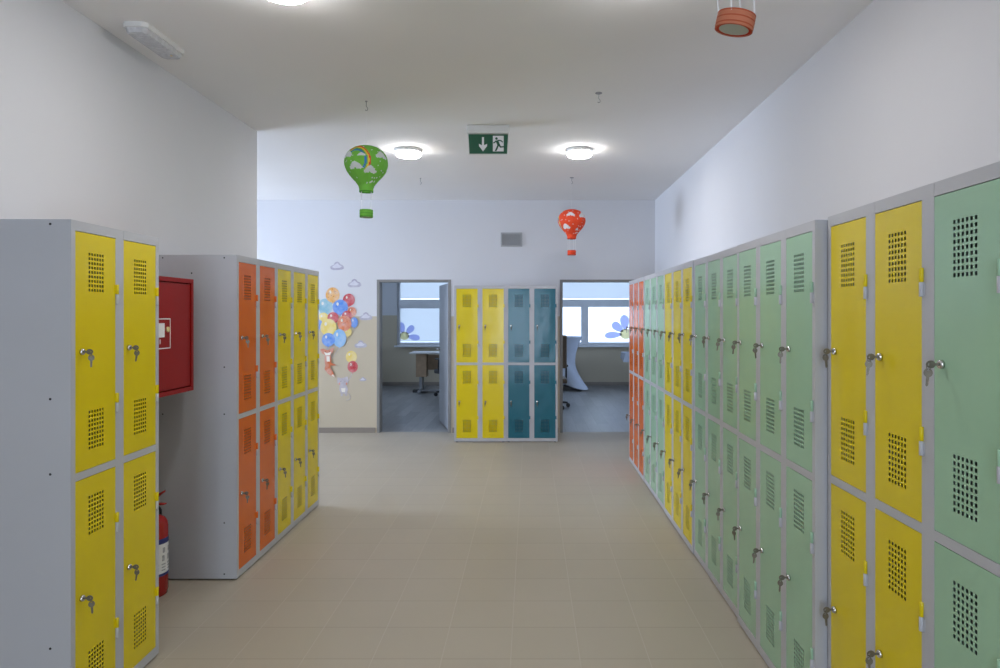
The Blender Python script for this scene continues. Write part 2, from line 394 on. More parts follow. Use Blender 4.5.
# windows of the classrooms
def window(name, x0, x1, mull):
    root = struct(bpy.data.objects.new(name, None)); COL.objects.link(root)
    b = MB(); y0, y1 = YC+0.03, YC+0.10; z0, z1 = WZ; t = 0.06; zt = (PZ(307, YC), PZ(299.5, YC))
    b.box((x0, y0, z0), (x0+t, y1, z1)); b.box((x1-t, y0, z0), (x1, y1, z1))
    b.box((x0+t, y0, z0), (x1-t, y1, z0+t)); b.box((x0+t, y0, z1-t), (x1-t, y1, z1))
    b.box((x0+t, y0-0.012, zt[0]), (x1-t, y1, zt[1]))
    b.box((mull-0.075, y0-0.006, z0+t), (mull+0.075, y1, zt[0]))
    b.build('window_frame', 'pvc', root)
    s = MB(); s.box((x0-0.04, YC-0.10, z0-0.035), (x1+0.04, YC+0.03, z0), bev=0.004); s.build('window_sill', 'pvc', root)
    for a, c in ((x0+t, mull-0.075), (mull+0.075, x1-t)):
        g = MB(); g.box((a, y0+0.05, z0+t), (c, y0+0.056, zt[0])); g.build('pane', 'glass', root)
    for a, c in ((x0+t, x1-t),):
        g = MB(); g.box((a, y0+0.05, zt[1]), (c, y0+0.056, z1-t)); g.build('pane', 'glass', root)
    return zt
zt = window('window_1', *WA, -1.55)
window('window_2', *WB, 1.13)
def blind(x0, x1, z0, z1, label, grp='closed slatted window blinds'):
    b = MB(); y = YC+0.055; p = 0.024; n = int((z1-z0-0.03)/p)
    for k in range(n):
        z = z1-0.03-k*p
        b.add([(x0, y-0.004, z-p*0.6), (x1, y-0.004, z-p*0.6), (x1, y, z), (x0, y, z), (x0, y+0.004, z+p*0.55), (x1, y+0.004, z+p*0.55)],
              [(0,1,2,3), (3,2,5,4)])
    t = thing('window_blind', label, 'blind', (0,0,0), group=grp)
    b.build('slats', 'blind', t)
    h = MB(); h.box((x0, y-0.014, z1-0.028), (x1, y+0.014, z1)); h.build('head_rail', 'pvc', t)
TW = 0.06
blind(WA[0]+TW, -1.63, WZ[0]+TW, zt[0], 'white slatted blind behind the lower left pane seen through the left doorway')
blind(-1.47, WA[1]-TW, WZ[0]+TW, zt[0], 'white slatted blind of the lower right pane behind the open left door leaf')
blind(WA[0]+TW, WA[1]-TW, zt[1], WZ[1]-TW, 'white slatted blind above the bar of the window in the left doorway')
blind(WB[0]+TW, WB[1]-TW, zt[1], WZ[1]-TW, 'white slatted blind above the bar of the window in the right doorway')

def petal_flower(label, cx, cz, r, petals):
    t = thing('flower_sticker', label, 'window sticker', (cx, YC+0.044, cz), group='flower stickers on the classroom windows')
    for ang, ln, wd in petals:
        b = MB(); a = math.radians(ang); pl = []
        for k in range(24):
            u = 2*PI*k/24; x = r*0.25+ln*(1-math.cos(u))/2; z = wd*math.sin(u)*(0.75-0.25*math.cos(u))
            pl.append((x*math.cos(a)-z*math.sin(a), x*math.sin(a)+z*math.cos(a)))
        b.prism(pl, 0, 0.001); b.build('petal', 'petal', t)
    b = MB(); b.prism(ell(0, 0, r*0.4, r*0.36), -0.001, 0.0); b.build('flower_centre', 'petalc', t)
cz1 = PZ(336, YC)
petal_flower('blue petalled flower sticker on the window pane in the left doorway', PX(404, YC), cz1, 0.24, [(48, 0.22, 0.085), (110, 0.24, 0.10), (-8, 0.26, 0.08), (172, 0.18, 0.07)])
petal_flower('big blue flower sticker on the window pane in the right doorway', PX(626, YC), PZ(334, YC), 0.30, [(140, 0.28, 0.11), (95, 0.32, 0.12), (185, 0.36, 0.09), (40, 0.28, 0.10), (-5, 0.28, 0.09)])

# hall window (daylight from the left)
hw = struct(bpy.data.objects.new('window_3', None)); COL.objects.link(hw)
b = MB(); t = 0.06; x0, x1 = XH-0.12, XH-0.05
b.box((x0, HWY[0], HWZ[0]), (x1, HWY[0]+t, HWZ[1])); b.box((x0, HWY[1]-t, HWZ[0]), (x1, HWY[1], HWZ[1]))
b.box((x0, HWY[0]+t, HWZ[0]), (x1, HWY[1]-t, HWZ[0]+t)); b.box((x0, HWY[0]+t, HWZ[1]-t), (x1, HWY[1]-t, HWZ[1]))
ym = (HWY[0]+HWY[1])/2; b.box((x0, ym-0.05, HWZ[0]+t), (x1, ym+0.05, HWZ[1]-t))
b.build('window_frame', 'pvc', hw)
for a, c in ((HWY[0]+t, ym-0.05), (ym+0.05, HWY[1]-t)):
    g = MB(); g.box((x0+0.03, a, HWZ[0]+t), (x0+0.036, c, HWZ[1]-t)); g.build('pane', 'glass', hw)

# ------------------------------------------------------------------ lockers
DW, PW, EW = 0.2445, 0.0555, 0.0245        # door, middle post, edge width
LH, LD, Z0 = 1.80, 0.48, 0.009
UP = (0.916, 1.764); LO = (0.048, 0.886)
def grid_door(w, h):
    """sheet steel door front with two fields of square punched holes; origin bottom left, front at y=0"""
    p, hs = 0.0162, 0.0097; nc, nr = 6, 9
    xs = [0.0]; x0 = w/2-(nc-1)*p/2
    for i in range(nc): xs += [x0+i*p-hs/2, x0+i*p+hs/2]
    xs.append(w)
    zs = [0.0]
    for zb in (0.074, h-0.074-(nr-1)*p):
        for i in range(nr): zs += [zb+i*p-hs/2, zb+i*p+hs/2]
    zs.append(h)
    b = MB(); W = len(xs); v = [(x, 0, z) for z in zs for x in xs]; f = []; rim_v = []; rim_f = []
    for j in range(len(zs)-1):
        for i in range(W-1):
            if i % 2 == 1 and j % 2 == 1:
                q = [(xs[i], zs[j]), (xs[i+1], zs[j]), (xs[i+1], zs[j+1]), (xs[i], zs[j+1])]
                o = len(rim_v); rim_v += [(x, 0, z) for x, z in q]+[(x, 0.0008, z) for x, z in q]
                for k in range(4): rim_f.append((o+k, o+(k+1) % 4, o+4+(k+1) % 4, o+4+k))
            else: f.append((j*W+i, j*W+i+1, (j+1)*W+i+1, (j+1)*W+i))
    b.add(v, f); b.add(rim_v, rim_f)
    t = 0.018
    b.add([(0,0,0),(w,0,0),(w,0,h),(0,0,h),(0,t,0),(w,t,0),(w,t,h),(0,t,h)], [(0,4,5,1),(1,5,6,2),(2,6,7,3),(3,7,4,0)])
    return b
def fixn(o): return o
def door_mesh(col, h):
    b = grid_door(DW, h); me = bpy.data.meshes.new('door_panel'); me.from_pydata(b.v, [], b.f); me.materials.append(M[col]); me.update(); return me
DM = {}
def hinge_mesh(col):
    b = MB()
    b.lathe([(0.0052, 0), (0.0058, 0.001), (0.0058, 0.0365), (0.0052, 0.0372)], (0,0,0), 14, mat=1)
    b.lathe([(0.0052, 0.0378), (0.0058, 0.0385), (0.0058, 0.074), (0.0052, 0.075)], (0,0,0), 14, mat=0)
    b.box((-0.010, 0.002, 0.040), (0.0, 0.0045, 0.073), 0); b.box((0.0, 0.002, 0.002), (0.010, 0.0045, 0.035), 1)
    return b.mesh('hinge', [col, 'body'])
HM = {}
def lock_mesh():
    b = MB(); b.lathe([(0.0115, 0.0), (0.0115, -0.005), (0.0095, -0.009), (0.0085, -0.0095), (0.003, -0.0085)], (0,0,0), 20, 'y')
    b.box((-0.0008, -0.0092, -0.004), (0.0008, -0.0080, 0.004), 1)
    return b.mesh('lock', ['chrome', 'dark'])
def key_bow(b, c, ang_axis):
    pass
def key_mesh(tilt):
    """one key turned in the lock, a split ring and a spare key hanging from it"""
    b = MB()
    # key in the lock: blade along -y, bow in the yz plane
    b.box((-0.0010, -0.020, -0.0032), (0.0010, -0.009, 0.0032), 0)
    n = 18; out = []; inn = []
    for k in range(n):
        a = 2*PI*k/n; out.append((-0.029+0.0115*math.cos(a), 0.0098*math.sin(a))); inn.append((-0.034+0.003*math.cos(a), 0.003*math.sin(a)))
    s0 = len(b.v)
    vs = [(-0.0012, y, z) for y, z in out]+[(-0.0012, y, z) for y, z in inn]+[(0.0012, y, z) for y, z in out]+[(0.0012, y, z) for y, z in inn]
    fs = []
    for k in range(n):
        j = (k+1) % n
        fs += [(k, j, n+j, n+k), (2*n+k, 3*n+k, 3*n+j, 2*n+j), (k, 2*n+k, 2*n+j, j), (n+k, n+j, 3*n+j, 3*n+k)]
    b.add(vs, fs, 0)
    # split ring
    ring = []
    for k in range(17):
        a = 2*PI*k/16; ring.append((0.0068*math.sin(a)*0.8, -0.0345+0.002*math.sin(a), -0.0065+0.0075*math.cos(a)))
    b.tube(ring, 0.0009, 6, 0)
    # spare key hanging, turned a little
    s1 = len(b.v); vs = []; n = 18
    o2 = [(0.0102*math.cos(2*PI*k/n), -0.0105+0.0112*math.sin(2*PI*k/n)) for k in range(n)]
    i2 = [(0.0028*math.cos(2*PI*k/n), -0.0035+0.0028*math.sin(2*PI*k/n)) for k in range(n)]
    vs = [(x, -0.0012, z) for x, z in o2]+[(x, -0.0012, z) for x, z in i2]+[(x, 0.0012, z) for x, z in o2]+[(x, 0.0012, z) for x, z in i2]
    fs = []
    for k in range(n):
        j = (k+1) % n
        fs += [(k, j, n+j, n+k), (2*n+k, 3*n+k, 3*n+j, 2*n+j), (k, 2*n+k, 2*n+j, j), (n+k, n+j, 3*n+j, 3*n+k)]
    b.add(vs, fs, 0)
    b.prism([(-0.0034, -0.020), (0.0034, -0.020), (0.0034, -0.030), (0.0020, -0.031), (0.0034, -0.033), (0.0022, -0.0355), (0.0034, -0.038), (0.0022, -0.042), (0.0, -0.0455), (-0.0034, -0.043)], -0.0009, 0.0009)
    mt = Matrix.Translation((0, -0.0345, -0.0105)) @ Matrix.Rotation(tilt, 4, 'Z') @ Matrix.Rotation(0.12*math.sin(tilt*7), 4, 'Y')
    b.xform(mt, s1)
    return b.mesh('key', ['nickel'])
LOCK = lock_mesh(); KEYS = {s: [key_mesh(s*t if s else t*0.4) for t in (1.35, 1.0, 0.7, 1.6, 1.2)] for s in (-1, 0, 1)}
BODY = {}
def col_x(i): return EW+i*(DW+PW)
def unit_w(n): return 2*EW+n*DW+(n-1)*PW
def body_mesh(n):
    w = unit_w(n); b = MB(); T = 0.0015; fd = 0.022
    # carcass panels
    b.box((0, 0.0, Z0), (T, LD, LH)); b.box((w-T, 0.0, Z0), (w, LD, LH)); b.box((T, LD-T, Z0), (w-T, LD, LH))
    b.box((0, 0.0, LH), (w, LD, LH+0.0015)); b.box((T, 0.0, Z0), (w-T, LD-T, Z0+T))
    # front frame: posts run full height, rails sit between them with hairline joints
    xs = []
    b.box((T, 0.0, Z0+T), (EW-0.0008, fd, LH), 0); b.box((w-EW+0.0008, 0.0, Z0+T), (w-T, fd, LH), 0)
    for i in range(n-1):
        x = col_x(i)+DW; b.box((x+0.0008, 0.0, Z0+T), (x+PW-0.0008, fd, LH), 0)
        b.box((x+PW/2-0.0006, fd, Z0+T), (x+PW/2+0.0006, LD-T, LH), 0)
    for i in range(n):
        x = col_x(i)
        a = x+0.0004 if i else x-0.0008
        b.box((a, 0.0, UP[1]+0.002), (x+DW+0.0009, fd, LH), 0)
        b.box((x-0.0008, 0.0, LO[1]+0.0018), (x+DW+0.0008, fd, UP[0]-0.0012), 0)
        b.box((x-0.0008, 0.0, Z0+T), (x+DW+0.0008, fd, LO[0]-0.0012), 0)
        b.box((x-0.0008, fd, 0.898), (x+DW+0.0008, LD-T, 0.900), 0)
    # dark screw holes on both side panels
    for xx, s in ((0, -1), (w, 1)):
        for yy in (0.07, 0.41):
            for zz in (0.035, 0.318, 0.92, 1.18, 1.785):
                b.lathe([(0.0045, 0), (0.0045, s*0.0006)], (xx, yy, zz), 10, 'x', mat=1, smooth=False)
        b.lathe([(0.0045, 0), (0.0045, s*0.0006)], (xx, 0.25, 1.70), 10, 'x', mat=1, smooth=False)
    return b.mesh('body', ['body', 'dark'])
def foot_mesh():
    b = MB(); b.lathe([(0.016, 0), (0.016, 0.005), (0.010, 0.006), (0.010, Z0)], (0,0,0), 14); return b.mesh('foot', ['black'])
FOOT = foot_mesh()
kc = 0
def locker(label, cols, loc, rz):
    global kc
    n = len(cols); w = unit_w(n)
    t = thing('locker_cabinet', label, 'locker', loc, rz, 'school lockers along the corridor')
    if n not in BODY: BODY[n] = body_mesh(n)
    link('body', BODY[n], t)
    for fx in (0.03, w-0.03):
        for fy in (0.03, LD-0.03): link('foot', FOOT, t, (fx, fy, 0))
    for i, c in enumerate(cols):
        for z0, z1 in (UP, LO):
            key = (c, round(z1-z0, 4))
            if key not in DM: DM[key] = door_mesh(c, z1-z0)
            if c not in HM: HM[c] = hinge_mesh(c)
            d = link('door', DM[key], t, (col_x(i), 0.0008, z0))
            h = z1-z0
            link('hinge', HM[c], d, (DW+0.005, -0.0045, 0.179)); link('hinge', HM[c], d, (DW+0.005, -0.0045, h-0.179-0.073))
            link('lock', LOCK, d, (0.034, -0.0005, h*0.5))
            k = link('key', KEYS[round(-math.sin(rz))][kc % 5], d, (0.034, -0.0005, h*0.5)); kc += 1
    return t
R90 = PI/2
# left bank
locker('yellow two-column locker in the left foreground, grey side towards us, before the red hose cabinet', ['yellow']*2, (-1.587, 2.368, 0), R90+math.radians(1.75))
locker('orange two-column locker past the red hose cabinet, first of the left row', ['orange']*2, (-1.6215, 3.79, 0), R90+math.radians(0.2))
locker('yellow three-column locker at the far end of the left row, beside the orange locker', ['yellow']*3, (-1.6240, 3.79+unit_w(2)+0.003, 0), R90+math.radians(0.2))
# back bank
bx = PX(454.2, 7.87)
locker('yellow two-column locker against the back wall, right of the open left doorway', ['yellow']*2, (bx, 7.87, 0), 0)
locker('teal two-column locker against the back wall between the yellow locker and right doorway', ['teal']*2, (bx+unit_w(2)+0.002, 7.872, 0), 0)
# right bank, from the far end towards the camera
for cols, x, y, lab in (
      (['orange']*3, 0.996, 6.888, 'orange three-column locker at the far end of the right row, beside the right doorway'),
      (['green']*3, 0.998, 5.985, 'mint green three-column locker between the orange and yellow lockers of the right row'),
      (['yellow']*3, 0.995, 5.082, 'yellow three-column locker in the middle of the right row, green lockers on both sides'),
      (['green']*3, 1.001, 4.180, 'mint green three-column locker just nearer than the middle yellow one on the right'),
      (['green']*3, 0.991, 3.275, 'mint green three-column locker whose grey near side shows beside the set back yellow doors')):
    locker(lab, cols, (x, y, 0), -R90)
locker('nearest right locker, two yellow columns and a mint green one, set back', ['yellow', 'yellow', 'green'], (1.031, 2.372, 0.008), -R90)

# ------------------------------------------------------------------ fire hose cabinet
t = thing('mounted_hose_cabinet', 'red steel fire hose cabinet on the left wall between the lockers', 'fire hose cabinet', (XL, 3.02, 1.067))
cd, cw, ch_ = 0.31, 0.645, 0.592
b = MB(); rim = 0.022
b.box((0.0, 0, 0), (cd-0.03, cw, ch_), bev=0.003)
for a, c in (((cd-0.03, 0, 0), (cd, rim, ch_)), ((cd-0.03, cw-rim, 0), (cd, cw, ch_)), ((cd-0.03, rim, 0), (cd, cw-rim, rim)), ((cd-0.03, rim, ch_-rim), (cd, cw-rim, ch_))):
    b.box(a, c)
b.build('cabinet_body', 'red', t)
b = MB(); b.box((cd-0.028, rim+0.004, rim+0.005), (cd-0.006, cw-rim-0.004, ch_-rim-0.005), bev=0.002)
dr = b.build('door', 'red', t)
# label: white outlined square with a hose pictogram
b = MB(); X0, X1 = cd-0.006, cd-0.0052
sy0, sy1, sz0, sz1 = 0.20, 0.42, 0.235, 0.385; lw_ = 0.005
b.box((X0, sy0, sz0), (X1, sy1, sz0+lw_)); b.box((X0, sy0, sz1-lw_), (X1, sy1, sz1)); b.box((X0, sy0, sz0), (X1, sy0+lw_, sz1)); b.box((X0, sy1-lw_, sz0), (X1, sy1, sz1))
b.box((X0, sy1-0.13, 0.292), (X1, sy1-0.055, 0.362)); b.box((X0, sy1-0.10, 0.26), (X1, sy1-0.093, 0.282)); b.box((X0, sy1-0.118, 0.25), (X1, sy1-0.11, 0.282))
b.lathe([(0.042, 0), (0.042, 0.0008)], (X0, 0.255, 0.31), 24, 'x'); 
b.build('hose_symbol', 'whiteink', dr)
b = MB(); b.lathe([(0.014, 0), (0.014, 0.006), (0.010, 0.008)], (X0, sy1-0.03, 0.33), 18, 'x'); b.box((X0+0.006, sy1-0.032, 0.319), (X0+0.014, sy1-0.028, 0.341)); b.build('lock', 'brass', dr)

# ------------------------------------------------------------------ fire extinguisher
ex, ey = -1.990, 3.60
t = thing('fire_extinguisher', 'red fire extinguisher standing on the floor under the hose cabinet', 'fire extinguisher', (ex, ey, 0))
r = 0.08
b = MB(); b.lathe([(0.070, 0), (0.076, 0.004), (0.077, 0.02), (r, 0.026), (r, 0.355), (0.077, 0.378), (0.066, 0.398), (0.045, 0.412), (0.026, 0.420), (0.024, 0.440)], (0,0,0), 40); b.build('cylinder', 'redx', t)
b = MB(); b.lathe([(r+0.0006, 0.112), (r+0.0006, 0.30)], (0,0,0), 40, caps=False); lb = b.build('label_panel', 'whiteink', t)
b = MB(); b.lathe([(r+0.001, 0.275), (r+0.001, 0.302)], (0,0,0), 40, caps=False); b.lathe([(r+0.001, 0.108), (r+0.001, 0.122)], (0,0,0), 40, caps=False); b.build('printed_band', 'blueink', lb)
b = MB()
def curved(b, a0, a1, z0, z1, rr, n=6):
    vs = []; fs = []
    for k in range(n+1):
        a = math.radians(a0+(a1-a0)*k/n); vs += [(rr*math.cos(a), rr*math.sin(a), z0), (rr*math.cos(a), rr*math.sin(a), z1)]
    for k in range(n): fs.append((2*k, 2*k+2, 2*k+3, 2*k+1))
    b.add(vs, fs)
for a0 in range(-110, 60, 28):
    for zz in (0.135, 0.150, 0.165): curved(b, a0, a0+18, zz, zz+0.007, r+0.0012)
    curved(b, a0+2, a0+13, 0.185, 0.215, r+0.0012); curved(b, a0+5, a0+16, 0.228, 0.255, r+0.0012)
b.build('label_print', 'greyink', lb)
b = MB(); b.lathe([(0.020, 0.438), (0.020, 0.475), (0.013, 0.480), (0.013, 0.492)], (0,0,0), 18); b.lathe([(0.017, 0), (0.017, 0.014)], (0, -0.034, 0.458), 18, 'y'); b.build('valve', 'chrome', t)
b = MB()
b.prism([(-0.03, 0.492), (0.02, 0.498), (0.066, 0.535), (0.070, 0.548), (0.012, 0.515), (-0.03, 0.508)], -0.012, 0.012); b.build('squeeze_lever', 'redx', t)
b = MB(); b.prism([(-0.02, 0.466), (0.03, 0.470), (0.074, 0.473), (0.074, 0.479), (0.03, 0.481), (-0.02, 0.478)], -0.012, 0.012); b.build('carry_handle', 'redx', t)
b = MB(); b.tube([(0.0, 0.018, 0.455), (0.0, 0.06, 0.452), (0.0, 0.088, 0.42), (0.0, 0.094, 0.36), (0.0, 0.093, 0.2), (0.0, 0.092, 0.13)], [0.007]*5+[0.011], 10); b.build('hose', 'black', t)

# ------------------------------------------------------------------ exit sign
yd = 5.12
cx = PX(488.0, yd); t = thing('exit_sign', 'green exit sign with down arrow and running figure hanging from the ceiling', 'exit sign', (cx, yd, HC))
b = MB()
b.box((-0.158, 0.0, -0.062), (0.158, 0.075, 0.0), bev=0.006)
b.build('housing', 'fitting', t)
pw, pz0, pz1 = 0.146, PZ(153.0, yd)-HC, PZ(133.2, yd)-HC
b = MB()
b.prism([(-pw-0.004, pz1), (pw+0.004, pz1), (pw-0.004, pz0), (-pw+0.004, pz0)], 0.03, 0.04); pn = b.build('sign_panel', 'signgreen', t)
b = MB()
b.prism([(-pw-0.010, pz1), (-pw-0.003, pz1), (-pw+0.005, pz0), (-pw-0.001, pz0-0.006)], 0.028, 0.042)
b.prism([(pw+0.010, pz1), (pw+0.003, pz1), (pw-0.005, pz0), (pw+0.001, pz0-0.006)], 0.028, 0.042)
b.prism([(-pw-0.001, pz0-0.006), (pw+0.001, pz0-0.006), (pw-0.004, pz0+0.0005), (-pw+0.004, pz0+0.0005)], 0.028, 0.042)
b.box((-pw-0.01, 0.026, pz1), (pw+0.01, 0.045, -0.055)); b.build('panel_edge', 'fitting', t)
s_ = yd/F/13.37  # metres per crop pixel of the sign
def sg(px, py): return ((px-376)*s_, PZ(115+py/13.37, yd)-HC)
b = MB(); b.prism([sg(291,282), sg(319,282), sg(319,392), sg(360,372), sg(360,402), sg(306,474), sg(252,402), sg(252,372), sg(291,392)], 0.029, 0.030)
b.build('arrow', 'whiteink', pn)
b = MB(); b.prism([sg(438,264), sg(584,264), sg(584,474), sg(438,474)], 0.029, 0.030); dp = b.build('doorway_symbol', 'whiteink', pn)
b = MB()
def limb(p, q, w):
    (x0, z0), (x1, z1) = sg(*p), sg(*q); d = math.hypot(x1-x0, z1-z0); nx, nz = -(z1-z0)/d*w*s_/2, (x1-x0)/d*w*s_/2
    b.prism([(x0+nx, z0+nz), (x1+nx, z1+nz), (x1-nx, z1-nz), (x0-nx, z0-nz)], 0.0280, 0.0286)
c_ = sg(487, 302); b.prism(ell(c_[0], c_[1], 17*s_, 17*s_, 16), 0.0278, 0.0286)
limb((492,330), (520,395), 36); limb((488,330), (455,358), 16); limb((455,352), (448,366), 15); limb((500,326), (548,330), 16); limb((545,328), (572,352), 14)
limb((512,385), (480,462), 22); limb((482,452), (470,468), 18); limb((520,390), (545,418), 22); limb((538,415), (592,412), 18)
b.build('running_figure', 'signgreen', pn)

# ------------------------------------------------------------------ ceiling lights
def ceil_light(label, x, y):
    t = thing('ceiling_light', label, 'ceiling light', (x, y, HC), group='round ceiling lights')
    b = MB(); b.lathe([(0.110, 0), (0.114, -0.003), (0.114, -0.027), (0.108, -0.030)], (0,0,0), 40); b.build('lamp_base', 'fitting', t)
    b = MB(); b.lathe([(0.102, -0.030), (0.105, -0.033), (0.105, -0.050), (0.100, -0.057)], (0,0,0), 40, mat=1, caps=False); b.lathe([(0.100, -0.057), (0.095, -0.061), (0.08, -0.064), (0.03, -0.066), (0.004, -0.0665)], (0,0,0), 40, caps=False)
    b.lathe([(0.1, -0.030), (0.102, -0.030)], (0,0,0), 40, caps=False); b.build('diffuser', ['lamp', 'lamprim'], t)
lx0, lx1 = -1.045, 0.425
ceil_light('round lit ceiling light left of the exit sign, beside the green balloon', lx0, 5.88)
ceil_light('round lit ceiling light right of the exit sign', lx1, 5.88)
ceil_light('round lit ceiling light cut off by the top edge of the photo', lx0, 2.90)
ceil_light('round lit ceiling light just above the top edge of the photo, right side', lx1, 2.80)
for xx, nm in ((lx0, 'left'), (lx1, 'right')):
    ceil_light('round ceiling light overhead of the viewer, %s side' % nm, xx, -1.0)

# ------------------------------------------------------------------ emergency luminaire
t = thing('emergency_light', 'long white emergency light fitting on the ceiling by the left wall', 'emergency light', (-1.915, 3.50, HC))
b = MB()
def oct_box(b, hx, hy, c, z0, z1, taper=0.0, mat=0):
    o = [(-hx+c, -hy), (hx-c, -hy), (hx, -hy+c), (hx, hy-c), (hx-c, hy), (-hx+c, hy), (-hx, hy-c), (-hx, -hy+c)]
    k = 1-taper
    vs = [(x, y, z1) for x, y in o]+[(x*k, y*(1-taper*0.4), z0) for x, y in o]
    b.add(vs, [list(range(8)), list(range(15, 7, -1))]+[(i, (i+1) % 8, (i+1) % 8+8, i+8) for i in range(8)], mat)
oct_box(b, 0.062, 0.195, 0.022, -0.024, 0.0); b.build('fitting_base', 'fitting', t)
b = MB(); oct_box(b, 0.055, 0.186, 0.02, -0.047, -0.024, 0.12)
for k in range(14): yy = -0.165+k*0.0235; b.box((-0.045, yy, -0.0485), (0.045, yy+0.008, -0.047))
b.build('ribbed_cover', 'lens', t)
b = MB(); b.lathe([(0.006, 0), (0.006, -0.004)], (0.02, 0.12, -0.0475), 10); b.build('indicator_lamp', 'brass', t)

# ------------------------------------------------------------------ wall vent
cx, cz = PX(511.5, YB), PZ(239.7, YB); hw_, hh = 0.133, 0.088
t = thing('wall_vent', 'small grey louvred vent on the back wall above the lockers', 'vent', (cx, YB, cz))
b = MB()
for a, c in (((-hw_, -0.014, -hh), (-hw_+0.018, 0, hh)), ((hw_-0.018, -0.014, -hh), (hw_, 0, hh)), ((-hw_+0.018, -0.014, -hh), (hw_-0.018, 0, -hh+0.018)), ((-hw_+0.018, -0.014, hh-0.018), (hw_-0.018, 0, hh))): b.box(a, c)
b.box((-hw_+0.018, -0.002, -hh+0.018), (hw_-0.018, 0, hh-0.018)); b.build('vent_frame', 'ventgrey', t)
b = MB()
for k in range(8):
    z = -hh+0.024+k*0.0185
    b.add([(-hw_+0.018, -0.012, z), (hw_-0.018, -0.012, z), (hw_-0.018, -0.003, z+0.015), (-hw_+0.018, -0.003, z+0.015), (-hw_+0.018, -0.0105, z), (hw_-0.018, -0.0105, z), (hw_-0.018, -0.002, z+0.014), (-hw_+0.018, -0.002, z+0.014)],
          [(0,1,2,3), (7,6,5,4), (0,4,5,1), (1,5,6,2), (2,6,7,3), (3,7,4,0)])
b.build('louvres', 'ventgrey', t)

# ------------------------------------------------------------------ ceiling hooks
def hook(label, x, y, plate=False):
    t = thing('ceiling_hook', label, 'hook', (x, y, HC), group='small hooks in the ceiling')
    b = MB(); b.lathe([(0.022 if plate else 0.008, 0), (0.022 if plate else 0.008, -0.004)], (0,0,0), 16); b.build('hook_plate', 'hook', t)
    b = MB(); b.tube([(0,0,-0.003), (0,0,-0.035), (0.006,0,-0.043), (0.010,0,-0.052), (0.006,0,-0.061), (-0.002,0,-0.063), (-0.007,0,-0.058)], 0.0022, 8); b.build('hook_wire', 'hook', t)
hook('tiny ceiling hook straight above the green balloon lantern', PX(366.3, 4.55), 4.55)
hook('small ceiling hook with a round plate above and right of the exit sign', PX(598.7, 4.38), 4.38, True)
hook('tiny ceiling hook just right of and behind the left ceiling light', PX(420.5, 7.13), 7.13)
hook('tiny ceiling hook straight above the small red balloon lantern', PX(571.7, 7.10), 7.10, True)
hook('ceiling hook above the big orange basket at the top edge', PX(734, 1.6), 1.6)

# ------------------------------------------------------------------ hanging balloon lanterns
def in_cloud(a, z, cl):
    for ca, cz, s in cl:
        for da, dz, r in ((-0.32, -0.004, 0.022), (0.0, 0.006, 0.03), (0.30, -0.003, 0.024), (0.55, -0.010, 0.015), (-0.55, -0.010, 0.014)):
            u = (a-ca-da*s*0.62)*0.14; v = z-cz-dz*s
            if (u/1.1)**2+v**2 < (r*s)**2 and v > -0.018*s: return True
    return False
PROF = [(0.046, 0.0), (0.046, 0.022), (0.054, 0.045), (0.078, 0.075), (0.106, 0.105), (0.128, 0.135), (0.141, 0.165), (0.1445, 0.190), (0.141, 0.218), (0.130, 0.246), (0.110, 0.272), (0.082, 0.292), (0.048, 0.304), (0.014, 0.309)]
def prof_r(z):
    for (r0, z0), (r1, z1) in zip(PROF, PROF[1:]):
        if z <= z1: return r0+(r1-r0)*(z-z0)/(z1-z0)
    return 0.012
